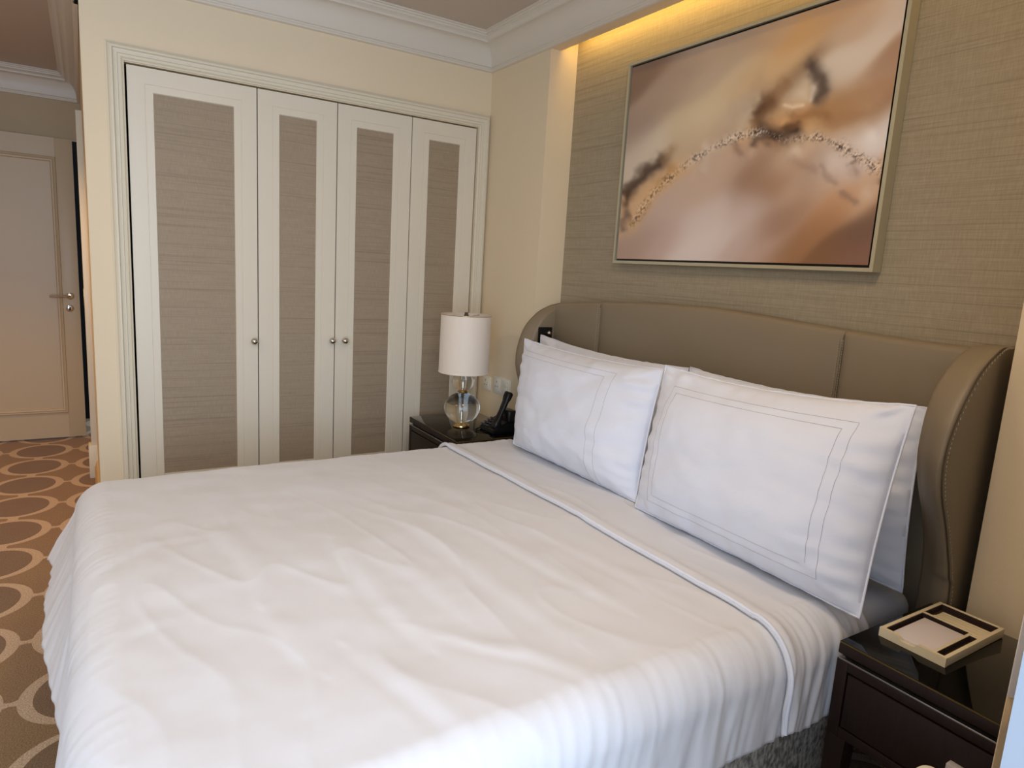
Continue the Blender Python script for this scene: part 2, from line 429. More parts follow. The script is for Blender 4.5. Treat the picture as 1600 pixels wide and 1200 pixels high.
# corridor door
dr = thing('door_1', 'panelled taupe corridor door with steel lever handle', 'door', (-2.6, 2.45, 0), None, 'structure')
DX0, DX1, DZ = -3.05, -2.148, 2.252
yF = 2.43
bm = bmesh.new()
rect = lambda x0, x1, z0, z1: [(x0, z0), (x1, z0), (x1, z1), (x0, z1)]
dmap = lambda a, b_, h: (a, yF-h, b_)
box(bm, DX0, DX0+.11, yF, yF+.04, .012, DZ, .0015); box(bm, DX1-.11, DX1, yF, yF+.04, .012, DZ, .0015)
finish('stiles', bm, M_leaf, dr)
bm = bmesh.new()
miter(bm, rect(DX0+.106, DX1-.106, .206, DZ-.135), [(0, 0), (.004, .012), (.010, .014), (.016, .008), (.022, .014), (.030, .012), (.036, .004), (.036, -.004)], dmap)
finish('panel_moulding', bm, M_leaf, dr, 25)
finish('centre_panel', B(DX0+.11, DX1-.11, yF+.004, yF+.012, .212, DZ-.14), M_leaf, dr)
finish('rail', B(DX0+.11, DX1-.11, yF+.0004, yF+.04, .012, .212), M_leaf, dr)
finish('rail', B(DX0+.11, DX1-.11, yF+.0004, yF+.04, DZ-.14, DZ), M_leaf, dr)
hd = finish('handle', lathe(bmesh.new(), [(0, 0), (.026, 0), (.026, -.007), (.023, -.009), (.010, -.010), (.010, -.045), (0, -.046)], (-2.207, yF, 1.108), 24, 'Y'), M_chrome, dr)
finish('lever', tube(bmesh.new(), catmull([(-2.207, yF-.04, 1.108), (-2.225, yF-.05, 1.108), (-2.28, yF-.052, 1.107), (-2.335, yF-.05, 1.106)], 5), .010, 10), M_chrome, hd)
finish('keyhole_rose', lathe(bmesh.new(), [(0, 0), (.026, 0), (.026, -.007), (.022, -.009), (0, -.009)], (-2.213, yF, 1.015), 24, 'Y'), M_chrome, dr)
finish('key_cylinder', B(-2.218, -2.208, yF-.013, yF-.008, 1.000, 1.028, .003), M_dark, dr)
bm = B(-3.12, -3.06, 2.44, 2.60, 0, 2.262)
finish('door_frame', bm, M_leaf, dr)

# ================================================================== WARDROBE
wd = thing('wardrobe', 'built-in ivory wardrobe with four doors and woven taupe panels', 'wardrobe', (-.99, .0, 0))
wmap = lambda a, b_, h: (a, -h, b_)
bm = bmesh.new()
cprof = [(.0, 0), (0, .010), (.006, .013), (.010, .024), (.018, .030), (.026, .030), (.030, .022), (.040, .019), (.046, .019), (.048, .014), (.058, .012), (.062, .016), (.066, .012), (.072, .010), (.072, -.05)]
miter(bm, [(-1.978, 0), (-1.978, 2.398), (-.004, 2.398), (-.004, 0)], [(-o, h) for o, h in cprof], wmap, closed=False)
finish('casing', bm, M_trim, wd, 20)
bm = B(WX0, WX1, .58, .60, 0, WZ)
box(bm, WX0-.01, WX0, .05, .6, 0, WZ); box(bm, WX1, WX1+.01, .05, .6, 0, WZ); box(bm, WX0, WX1, .05, .6, WZ, WZ+.01); box(bm, WX0, WX1, .03, .6, 0, .06)
finish('carcass', bm, M_dark, wd, 0)  # inside coloured near-black so the gaps between doors look shaded
DE = [-1.899, -1.333, -.926, -.499, -.085]
mg = .108
knobs = {0: -1.358, 1: -.946, 2: -.875}
for i in range(4):
    x0, x1 = DE[i]+.0028, DE[i+1]-.0028
    z0, z1 = .07, 2.3135
    bm = bmesh.new()
    yd = -.002
    miter(bm, rect(x0, x1, z0, z1), [(0, -.03), (0, yd), (.070, yd), (.0712, yd-.0018), (.0728, yd-.0018), (.074, yd), (mg-.004, yd), (mg, yd-.006), (mg, -.03)], wmap)
    d = finish('door', bm, M_doorp, wd, 20)
    finish('woven_panel', B(x0+mg-.002, x1-mg+.002, .006, .02, z0+mg+.2, z1-mg), M_fab, d, 0)
    box(bm := bmesh.new(), x0+mg-.002, x1-mg+.002, .004, .02, z0+mg, z0+mg+.2)
    finish('bottom_rail', bm, M_doorp, d, 0)
    if i in knobs:
        c = (knobs[i], -.0, 1.054)
        finish('knob', lathe(bmesh.new(), [(0, .003), (.011, .003), (.011, -.003), (.006, -.006), (.005, -.012)]+[(.019*math.sin(a), -.028+.019*math.cos(a)) for a in [PI*(.12+.88*k/10) for k in range(11)]], c, 24, 'Y'), M_chrome, d, 50)

# ================================================================== PICTURE
def art_colours(uv):
    """blurred macro print: soft colour fields, dark smears and a spiky arc, laid out on the print's own plan"""
    H = [-46.0534, -20.6501, 956.3609, -126.9132, -316.2337, 410.8593, -0.3319, -0.0472]
    u, v = uv[:, 0], uv[:, 1]
    d = H[6]*u+H[7]*v+1
    x = (H[0]*u+H[1]*v+H[2])/d; y = (H[3]*u+H[4]*v+H[5])/d
    cp = [(1000, 110, 128, 100, 80), (1060, 112, 162, 137, 117), (1120, 110, 180, 156, 130), (1150, 125, 198, 175, 138), (1165, 60, 164, 140, 118), (1220, 100, 203, 168, 122),
          (1245, 55, 196, 148, 92), (1200, 45, 188, 150, 112), (1290, 20, 182, 145, 110), (1330, 40, 190, 160, 132), (1390, 20, 196, 176, 158), (1000, 200, 152, 127, 110), (975, 260, 188, 168, 148), (1045, 160, 166, 140, 117), (1085, 190, 202, 180, 142),
          (1120, 160, 204, 182, 144), (1112, 205, 186, 156, 126), (1165, 178, 192, 177, 152), (1195, 188, 192, 142, 92), (985, 240, 196, 178, 154), (1010, 246, 202, 186, 160),
          (1060, 225, 186, 158, 124), (1170, 125, 190, 156, 116), (1205, 115, 206, 168, 118), (1240, 118, 146, 114, 84), (1248, 146, 202, 186, 160), (1320, 100, 204, 190, 170), (1345, 80, 204, 186, 168),
          (1300, 130, 196, 177, 156), (1370, 125, 174, 140, 114), (1330, 152, 186, 150, 118), (1395, 100, 162, 124, 96), (1320, 170, 168, 122, 78), (1385, 160, 158, 120, 90), (1290, 178, 154, 108, 62),
          (1240, 172, 188, 128, 70), (1380, 190, 194, 180, 174), (1357, 213, 216, 206, 198), (1340, 195, 190, 165, 142), (1262, 200, 194, 150, 100), (1240, 237, 208, 188, 168), (1300, 252, 200, 182, 168),
          (1320, 262, 196, 180, 174), (1275, 272, 150, 118, 98), (1170, 252, 168, 134, 108), (1200, 285, 138, 100, 74), (1225, 265, 176, 136, 104), (1252, 285, 188, 154, 124), (1285, 295, 192, 160, 132), (1160, 330, 188, 164, 152), (1300, 315, 186, 136, 96),
          (1350, 296, 198, 168, 142), (1375, 290, 176, 130, 92), (1372, 325, 122, 92, 72), (1080, 370, 204, 188, 176), (1100, 392, 200, 182, 172), (1020, 390, 182, 152, 137), (962, 402, 168, 132, 112),
          (985, 380, 166, 140, 122), (1150, 382, 184, 158, 144), (1190, 265, 146, 110, 84), (1080, 290, 187, 157, 132), (1130, 272, 188, 158, 134), (1040, 330, 186, 158, 142), (1110, 330, 194, 172, 160), (1240, 330, 160, 120, 92),
          (1210, 340, 150, 114, 92), (1290, 335, 178, 128, 88), (1240, 375, 140, 96, 60), (1275, 360, 150, 104, 66), (1300, 402, 126, 86, 56), (1350, 362, 108, 78, 62), (1342, 392, 128, 88, 72), (1200, 392, 178, 147, 132), (1005, 300, 200, 158, 112), (985, 330, 198, 158, 118)]
    cp = np.array(cp, float)
    num = np.zeros((len(x), 3)); den = np.zeros(len(x))
    # gentle domain warp so that the colour fields do not look round
    xw = x+8*np.sin(y*.045+x*.012); yw = y+6*np.sin(x*.05)
    for a, b_, r, g, bl in cp:
        q = ((xw-a)*.78+(yw-b_)*.42)**2+(((yw-b_)*.9-(xw-a)*-.30)*.95)**2
        wgt = np.exp(-q/(2*15.0**2))+1e-7/(1+q/900)
        num += wgt[:, None]*np.array((r, g, bl)); den += wgt
    col = num/den[:, None]
    x0_, y0_ = x, y
    wx = np.array([noise.noise(Vector((a*.045, b_*.045, 7.7)))*5+noise.noise(Vector((a*.12, b_*.12, 1.7)))*2.5 for a, b_ in zip(x, y)])
    wy = np.array([noise.noise(Vector((a*.045, b_*.045, 17.7)))*5+noise.noise(Vector((a*.12, b_*.12, 11.7)))*2.5 for a, b_ in zip(x, y)])
    x = x0_+wx; y = y0_+wy
    def stroke(pts, wdt, rgb, strength, soft=1.0):
        nonlocal col
        wdt = wdt*(1.25+.5*np.clip(wx/6, -1, 1)); strength = strength*.92
        dmin = np.full(len(x), 1e9)
        for (ax, ay), (bx, by) in zip(pts, pts[1:]):
            dx, dy = bx-ax, by-ay; L2 = dx*dx+dy*dy
            t = np.clip(((x-ax)*dx+(y-ay)*dy)/L2, 0, 1)
            dmin = np.minimum(dmin, np.hypot(x-ax-t*dx, y-ay-t*dy))
        k = strength*np.exp(-(dmin/wdt)**2*soft)
        col = col*(1-k[:, None])+np.array(rgb)*k[:, None]
    stroke([(1034, 248), (1012, 266), (990, 284), (977, 302)], 8, (62, 44, 32), .9)
    stroke([(978, 300), (975, 322)], 4, (84, 58, 40), .8)
    stroke([(976, 335), (971, 358)], 4.5, (96, 78, 72), .75)
    stroke([(1050, 232), (1034, 252)], 6, (150, 112, 74), .6)
    stroke([(1184, 174), (1200, 158)], 11, (70, 42, 24), .85)
    stroke([(1200, 158), (1225, 130)], 8, (140, 96, 58), .55)
    stroke([(1268, 100), (1280, 120), (1285, 140), (1274, 154)], 9, (66, 52, 46), .85)
    stroke([(1262, 155), (1272, 135)], 4, (214, 206, 198), .6)
    stroke([(1188, 202), (1205, 210), (1224, 214), (1240, 205)], 10, (40, 28, 24), .92)
    stroke([(1186, 205), (1176, 226)], 4, (76, 58, 48), .7)
    stroke([(1244, 190), (1228, 200)], 5, (86, 52, 30), .6)
    stroke([(1280, 258), (1288, 274), (1302, 284)], 5, (120, 92, 80), .4)
    stroke([(1240, 250), (1268, 264)], 6, (140, 106, 86), .35)
    stroke([(1316, 302), (1334, 314)], 5, (104, 84, 80), .42)
    stroke([(1345, 246), (1328, 256)], 4, (78, 54, 40), .5)
    stroke([(1372, 286), (1380, 276)], 5, (120, 86, 62), .6)
    stroke([(1155, 238), (1145, 226)], 5, (120, 92, 74), .5)
    for a, b_, rr_, rgb_, st_ in ((1262, 200, 9, (204, 160, 108), .6), (1300, 254, 17, (206, 190, 178), .6), (1355, 300, 13, (206, 180, 156), .5), (1243, 234, 11, (212, 194, 176), .55), (1357, 214, 13, (222, 214, 206), .6), (1250, 148, 12, (210, 194, 168), .55), (1000, 318, 8, (214, 172, 128), .55), (1222, 192, 6, (214, 160, 100), .6), (1172, 238, 6, (196, 166, 140), .5), (1334, 268, 8, (120, 92, 78), .4), (1100, 228, 8, (212, 196, 172), .4)):
        k_ = st_*np.exp(-((x-a)**2+(y-b_)**2)/(rr_*rr_))
        col = col*(1-k_[:, None])+np.array(rgb_)*k_[:, None]
    stroke([(1060, 175), (1092, 120), (1110, 80)], 16, (188, 164, 132), .35)
    stroke([(1130, 215), (1160, 160), (1185, 130)], 10, (172, 140, 112), .4)
    stroke([(1290, 172), (1340, 150), (1400, 128)], 13, (160, 118, 76), .45)
    stroke([(1300, 190), (1360, 175), (1395, 150)], 9, (146, 104, 68), .4)
    stroke([(1105, 235), (1098, 262)], 5, (200, 176, 156), .45)
    stroke([(1085, 248), (1078, 280)], 6, (196, 168, 146), .35)
    stroke([(1175, 200), (1188, 180), (1196, 168)], 5, (120, 78, 44), .5)
    stroke([(1240, 182), (1262, 176), (1290, 180)], 7, (132, 88, 48), .5)
    stroke([(1050, 262), (1030, 288)], 5, (150, 100, 54), .55)
    stroke([(1010, 318), (998, 340)], 4, (140, 92, 50), .5)
    stroke([(985, 352), (978, 330)], 3, (90, 66, 50), .5)
    # the arc itself: light bed, then irregular fine bristles
    arc = [(985, 352), (1000, 328), (1016, 305), (1036, 285), (1058, 266), (1072, 255), (1095, 240), (1120, 226), (1150, 213), (1175, 207), (1192, 204), (1225, 219), (1250, 215), (1275, 213), (1300, 222), (1325, 236), (1350, 250), (1372, 264), (1386, 274)]
    stroke(arc[:6], 9, (206, 158, 100), .55)
    stroke(arc[5:11], 6, (196, 178, 158), .5)
    stroke(arc[11:], 8, (188, 160, 134), .5)
    x = x0_+.25*wx; y = y0_+.25*wy
    dmin = np.full(len(x), 1e9); along = np.zeros(len(x)); s0 = 0
    for (ax, ay), (bx, by) in zip(arc, arc[1:]):
        dx, dy = bx-ax, by-ay; L1 = math.hypot(dx, dy)
        t = np.clip(((x-ax)*dx+(y-ay)*dy)/L1**2, 0, 1)
        dd = np.hypot(x-ax-t*dx, y-ay-t*dy); k = dd < dmin
        dmin = np.where(k, dd, dmin); along = np.where(k, s0+t*L1, along); s0 += L1
    rng = np.random.RandomState(3)
    n1 = np.array([noise.noise(Vector((a*.30, b_*.30, 0.3))) for a, b_ in zip(x, y)])
    n2 = np.array([noise.noise(Vector((a*.55, b_*.42, 4.3))) for a, b_ in zip(x, y)])
    tex = np.clip((n1*.9+n2*.9)*1.7, -1, 1)
    wid = 5.0+2.5*np.clip((along-330)/60, 0, 1)
    rag = np.array([noise.noise(Vector((a*.05, 2.2, 0)))+.6*noise.noise(Vector((a*.16, 8.2, 0))) for a in along])
    env = np.exp(-(dmin/(wid*(1+.5*rag)))**2)*np.where(along < 150, .6, 1.0)*np.clip(.75+.7*rag, .15, 1)
    dk = np.array((52, 40, 34)); lt = np.array((222, 200, 176))
    kd = (env*np.clip(-tex*1.2, 0, 1))[:, None]; kl = (env*np.clip(tex*.95, 0, 1))[:, None]
    col = col*(1-kd)+dk*kd; col = col*(1-kl)+lt*kl
    stroke([(1224, 163), (1236, 167), (1252, 163)], 2.6, (232, 208, 176), .7)
    lum = col.mean(1, keepdims=True); col = lum+(col-lum)*.86
    return np.clip(col, 0, 255)

pic = thing('picture', 'large framed abstract brown and cream macro print above the headboard', 'picture', (.17, -1.744, 1.563))
AY0, AY1, AZ0, AZ1 = -1.085, -2.403, 1.563, 2.490
amap = lambda a, b_, h: (.122-h, -a, b_)         # a = -Y so that it grows to the right in the picture
bm = bmesh.new()
fp = [(0, -.048), (0, 0), (.013, 0), (.013, -.014)]
miter(bm, rect(-AY0, -AY1, AZ0, AZ1), fp, amap)
finish('frame', bm, M_art_fr, pic)
bm = bmesh.new()
miter(bm, rect(-AY0+.013, -AY1-.013, AZ0+.013, AZ1-.013), [(0, -.014), (.012, -.014)], amap)
finish('shadow_gap', bm, M_black, pic)
nu, nv = 330, 232
cy0, cy1, cz0, cz1 = AY0-.022, AY1+.022, AZ0+.022, AZ1-.022
uu, vv = np.meshgrid(np.linspace(0, 1, nu), np.linspace(0, 1, nv))
uv = np.stack([uu.ravel(), vv.ravel()], 1)
co = np.stack([np.full(nu*nv, .122+.006), cy0+(cy1-cy0)*uv[:, 0], cz0+(cz1-cz0)*uv[:, 1]], 1)-np.array(pic.location)
fu = (cy0+(cy1-cy0)*uv[:, 0]-AY0)/(AY1-AY0); fv = (cz0+(cz1-cz0)*uv[:, 1]-AZ0)/(AZ1-AZ0)
rgb = art_colours(np.stack([fu, fv], 1))/255.0
rgb = np.where(rgb <= .04045, rgb/12.92, ((rgb+.055)/1.055)**2.4)
ii = (np.arange(nv-1)[:, None]*nu+np.arange(nu-1)[None, :]).ravel()
faces = np.stack([ii, ii+1, ii+nu+1, ii+nu], 1)
me = bpy.data.meshes.new('canvas'); me.from_pydata(co.tolist(), [], faces.tolist())
ca = me.color_attributes.new('print', 'FLOAT_COLOR', 'POINT')
ca.data.foreach_set('color', np.concatenate([rgb, np.ones((len(rgb), 1))], 1).astype(np.float32).ravel())
M_print = bpy.data.materials.new('photo_print'); M_print.use_nodes = True
pb = M_print.node_tree.nodes['Principled BSDF']; pb.inputs['Roughness'].default_value = .45; pb.inputs['Specular IOR Level'].default_value = .3
at = M_print.node_tree.nodes.new('ShaderNodeVertexColor'); at.layer_name = 'print'
ART_GAIN = 1.42
sc_ = M_print.node_tree.nodes.new('ShaderNodeVectorMath'); sc_.operation = 'SCALE'; sc_.inputs['Scale'].default_value = ART_GAIN
M_print.node_tree.links.new(at.outputs[0], sc_.inputs[0]); M_print.node_tree.links.new(sc_.outputs[0], pb.inputs['Base Color'])
me.materials.append(M_print)
o = bpy.data.objects.new('canvas', me); C.objects.link(o); o.parent = pic; o['_base'] = tuple(pic.location)
o['label'] = 'soft-focus brown and cream print'

# ================================================================== LED strip in the cove
led = thing('led_strip', 'warm yellow light strip hidden in the cove above the headboard', 'light strip', (.075, -1.75, 2.70))
finish('channel', B(.063, .078, YR1+.03, YR0-.03, 2.690, 2.712), M_nick, led)
finish('diffuser', B(.078, .081, YR1+.035, YR0-.035, 2.692, 2.710), mat('led_diffuser', S(255, 214, 130), .5, emit=((1, .62, .16, 1), 4.0), vary=(5, .01, U1)), led)
ll = area('led_strip_light', (.086, (YR0+YR1)/2, 2.715), (.172, (YR0+YR1)/2, 2.64), 2.2, .02, 3.2, (1.0, .66, .17))
# orient so that the long side runs along Y
dv = (Vector((.172, 0, 2.63))-Vector((.086, 0, 2.715))).normalized()
xx = Vector((0, 1, 0)); zz = -dv; yy = zz.cross(xx)
ll.matrix_world = Matrix(((xx.x, yy.x, zz.x, .086), (xx.y, yy.y, zz.y, (YR0+YR1)/2), (xx.z, yy.z, zz.z, 2.715), (0, 0, 0, 1)))

# ================================================================== ceiling lamps out of view; the bedroom pair is added for fill
def unseen_ceiling_lamp(name, x, y, z, r, label, power, col, spot=False):
    t = thing(name, label, 'ceiling light', (x, y, z))
    finish('trim_ring', lathe(bmesh.new(), [(r*.86, -.012), (r*.88, -.03), (r, -.026), (r, 0), (r*.86, 0)], (x, y, z), 32), M_winf, t)
    finish('diffuser', lathe(bmesh.new(), [(0, -.010), (r*.85, -.010), (r*.85, -.004), (0, -.004)], (x, y, z), 32), M_opal, t)
    if spot:
        l = bpy.data.lights.new(name+'_bulb', 'SPOT'); l.spot_size = math.radians(95); l.spot_blend = .9; l.shadow_soft_size = r*.8
    else:
        l = bpy.data.lights.new(name+'_bulb', 'AREA'); l.shape = 'DISK'; l.size = r*1.6
    l.energy = power; l.color = col
    lo = bpy.data.objects.new(name+'_bulb', l); C.objects.link(lo); lo.location = (x, y, z-.035)
for (x, y), nm in zip(FILL_LAMPS, ('unseen round white ceiling light added over the bed for warm fill', 'unseen round white ceiling light added near the far wall for warm fill')):
    unseen_ceiling_lamp('unseen_ceiling_lamp', x, y, ZC, .30, nm, FILL_W, WARM)
unseen_ceiling_lamp('downlight', -2.72, .95, ZCC, .06, 'small recessed downlight in the corridor ceiling', 80.0, (1.0, .64, .32), True)

# ================================================================== HEADBOARD
hb = thing('headboard', 'taupe leather winged headboard with gently arched top', 'headboard', (.08, -1.74, 0))
top = [(-2.80, 1.352), (-2.65, 1.354), (-2.525, 1.356), (-2.35, 1.363), (-2.15, 1.374), (-1.89, 1.389), (-1.74, 1.393), (-1.60, 1.392), (-1.33, 1.384), (-1.05, 1.366), (-.85, 1.348), (-.68, 1.330)]
XF, XB = .078, .168
def topz(y): return interp(top, y)
def pad(y0, y1, name, bow=.010):
    n = 26; m = 22; bm = bmesh.new(); rows = []
    for i in range(n+1):
        y = y0+(y1-y0)*i/n; e = min(i, n-i)/n; row = []
        zt = topz(y)
        inset = .006*max(0, 1-(min(abs(y-y0), abs(y-y1))/.018))**2
        row.append((XB, y, zt)); row.append((XF+.03, y, zt+.002)); row.append((XF+.012, y, zt-.001)); row.append((XF+.003+inset*.4, y, zt-.008))
        for j in range(m+1):
            t = j/m; z = (zt-.018)+(.25-(zt-.018))*t
            row.append((XF-bow*(1-t*.3)*math.sin(PI*min(1, (i/n)))**.35*min(1, (t+.02)*9)+inset, y, z))
        rows.append(row)
    grid(bm, rows)
    return finish(name, bm, M_lea, hb, 60)
seams = [-2.785, -2.363, -1.075, -.685]
for a, b_ in zip(seams, seams[1:]): pad(a+.0006, b_-.0006, 'back_panel')
for y in seams[1:3]:
    for dy in (-.007, .007):
        bm = bmesh.new(); z = topz(y)-.03
        while z > .70:
            box(bm, XF-.0125, XF-.008, y+dy-.0008, y+dy+.0008, z-.006, z); z -= .009
        finish('seam_stitching', bm, M_thread, hb, 0)
    finish('seam', tube(bmesh.new(), [(XF+.001, y, topz(y)-.012), (XF-.004, y, topz(y)-.06), (XF-.004, y, .6)], .0012, 6), M_pipe, hb)
finish('backing', B(.14, .170, -2.84, -.64, .05, 1.30), M_pipe, hb)
def wing(outer, inner, yo, yi, label):
    """outer/inner: (x, z) curves of the front edge from top to foot; swept to the wall"""
    k = 8
    A = catmull([(x, 0, z) for x, z in outer], k); Bc = catmull([(x, 0, z) for x, z in inner], k)
    s = 1 if yi > yo else -1
    bm = bmesh.new(); rows = []
    for a, b_ in zip(A, Bc):
        # section from the wall along the outer face, over the rounded front edge, back along the inner face
        za, zb = a.z, b_.z; rr = .012
        row = [(XB, yo, max(za, zb) if a.x > .05 else za)]
        row += [(a.x+.05, yo-s*.004, za), (a.x+.016, yo-s*.002, za), (a.x+.004, yo+s*.003, za), (a.x, yo+s*.012, za)]
        for t in (.25, .5, .75):
            bul = .006*math.sin(PI*t)
            row.append((a.x+(b_.x-a.x)*t-bul, yo+s*.012+(yi-yo-s*.024)*t, za+(zb-za)*t))
        row += [(b_.x, yi-s*.012, zb), (b_.x+.005, yi-s*.003, zb), (b_.x+.02, yi, zb), (max(b_.x+.03, XF+.03), yi, zb), (XB, yi, zb)]
        rows.append([(min(p[0], XB), p[1], p[2]) for p in row])
    V = grid(bm, rows)
    o = finish('wing', bm, M_lea, hb, 55)
    finish('edge_piping', tube(bmesh.new(), [(a.x+.007, yo+s*.001, a.z) for a in A], .0028, 6), M_pipe, o)
    bm = bmesh.new()
    for dx in (.017,):
        for i in range(0, len(A)-1):
            p, q = A[i], A[i+1]; L1 = (q-p).length; n = max(1, int(L1/.010))
            for j in range(n):
                u = p+(q-p)*(j/n); v_ = p+(q-p)*((j+.6)/n)
                c = (u+v_)/2
                box(bm, c.x+dx-.0012, c.x+dx+.0012, yo-s*.0035-.001, yo-s*.0035+.001, c.z-.0032, c.z+.0032)
    finish('stitching', bm, M_thread, o, 0)
    return o
wr_o = [(.15, 1.372), (.04, 1.370), (-.02, 1.360), (-.118, 1.294), (-.197, 1.179), (-.223, 1.079), (-.203, .985), (-.150, .888), (-.108, .80), (-.080, .733), (-.056, .62), (-.050, .05)]
wr_i = [(.15, 1.366), (.068, 1.364), (.0, 1.345), (-.075, 1.300), (-.140, 1.215), (-.160, 1.085), (-.136, .99), (-.080, .885), (-.045, .80), (-.030, .733), (-.020, .60), (-.020, .05)]
wing(wr_o, wr_i, -2.862, -2.762, 'r')
wl_o = [(.15, 1.330), (.11, 1.322), (.07, 1.310), (-.005, 1.270), (-.076, 1.195), (-.115, 1.085), (-.118, .985), (-.085, .875), (-.055, .79), (-.045, .72), (-.04, .60), (-.04, .05)]
wl_i = [(.15, 1.322), (.10, 1.314), (.062, 1.300), (-.000, 1.262), (-.048, 1.190), (-.080, 1.085), (-.080, .985), (-.05, .875), (-.025, .79), (-.018, .72), (-.012, .60), (-.012, .05)]
wing(wl_o, wl_i, -.622, -.702, 'l')
# reading-light control on the inner face of the far wing
sw = thing('reading_light_panel', 'small black control plate with chrome reading light on the far wing', 'switch panel', (.01, -.703, 1.12))
finish('plate', B(-.035, .055, -.710, -.7025, 1.09, 1.205, .004), M_black, sw)
finish('rocker', B(-.028, .000, -.714, -.709, 1.10, 1.16, .003), M_phone, sw)
finish('light_stem', tube(bmesh.new(), [(.018, -.709, 1.175), (.016, -.730, 1.176)], .006, 10), M_chrome, sw)
finish('light_head', lathe(bmesh.new(), [(.012*math.sin(a), .012*math.cos(a)) for a in [PI*k/10 for k in range(11)]], (.015, -.738, 1.176), 20), M_chrome, sw)

# ================================================================== BED
bed = thing('bed', 'king bed with grey mottled base and white fitted sheet', 'bed', (-1.0, -1.75, 0))
finish('base', B(-2.02, .03, -2.715, -.875, .09, .36, .02, 3), M_base, bed)
for x in (-1.95, -.08):
    for y in (-2.62, -.97):
        finish('leg', lathe(bmesh.new(), [(0, 0), (.022, 0), (.032, .095), (0, .095)], (x, y, 0), 16), M_wood, bed)
def soft_slab(x0, x1, y0, y1, z0, z1, r=.05):
    bm = B(x0, x1, y0, y1, z0, z1, r, 6); return bm
finish('mattress', soft_slab(-2.03, .045, -2.74, -.862, .35, .600, .055), M_sheet, bed, 60)

# ---- duvet
DZT = .648
XF0, YN0, YF0 = -2.150, -2.788, -.822        # outer limits: foot, near side, far side
RD = .105
def fbm(x, y, z, oct=3):
    s = 0; a = 1
    for k in range(oct):
        s += a*noise.noise(Vector((x, y, z))); x *= 2.03; y *= 2.03; z += 7.1; a *= .5
    return s
creases = [([(-1.486, -1.78), (-1.49, -1.965), (-1.485, -2.223), (-1.455, -2.42)], .035, .0085),
           ([(-1.788, -1.55), (-1.747, -1.845), (-1.753, -2.06)], .035, .007),
           ([(-1.755, -2.12), (-1.738, -2.244), (-1.70, -2.40)], .035, .0065),
           ([(-1.23, -1.62), (-1.199, -2.005), (-1.182, -2.275), (-1.15, -2.55)], .04, .008),
           ([(-1.983, -1.60), (-1.996, -1.993)], .035, .006),
           ([(-1.03, -1.95), (-.981, -2.289), (-.935, -2.50)], .03, .007),
           ([(-1.40, -2.42), (-1.27, -2.562), (-1.20, -2.70)], .03, .007),
           ([(-2.10, -1.73), (-1.965, -1.609), (-1.82, -1.60)], .03, .0030),
           ([(-2.12, -2.19), (-2.033, -2.098), (-1.93, -2.07)], .03, .0030),
           ([(-1.62, -1.10), (-1.60, -1.45)], .05, .004), ([(-1.0, -1.2), (-.95, -1.6)], .05, .004),
           ([(-.86, -2.0), (-.80, -2.40), (-.77, -2.62)], .03, .005),
           ([(-1.62, -2.35), (-1.55, -2.60), (-1.52, -2.72)], .03, .007), ([(-1.36, -2.05), (-1.33, -2.33)], .035, .005)]
def crease(u, v):
    h = 0
    for pts, wd_, am in creases:
        dm = 9; side = 0; tt = .5
        n = len(pts)-1
        for i in range(n):
            (ax, ay), (bx, by) = pts[i], pts[i+1]
            dx, dy = bx-ax, by-ay; t = ((u-ax)*dx+(v-ay)*dy)/(dx*dx+dy*dy); tc = min(1, max(0, t))
            ex, ey = u-ax-tc*dx, v-ay-tc*dy; d = math.hypot(ex, ey)
            if d < dm: dm = d; side = (dx*ey-dy*ex); tt = (i+tc)/n
        if dm < wd_*4:
            s = dm/wd_*(1 if side > 0 else -1)
            fade = math.sin(PI*min(1, max(0, .06+.88*tt)))**.6
            h += .46*am*fade*(math.exp(-(s-.7)**2)-.75*math.exp(-((s+.6)/.7)**2))
    return h
def flare(dx, dy, y):
    # the foot end kicks outwards, most of all towards the far corner
    k = max(0, -dx)
    return k*(.10+.34*min(1, max(0, (y+2.0)/.5)))
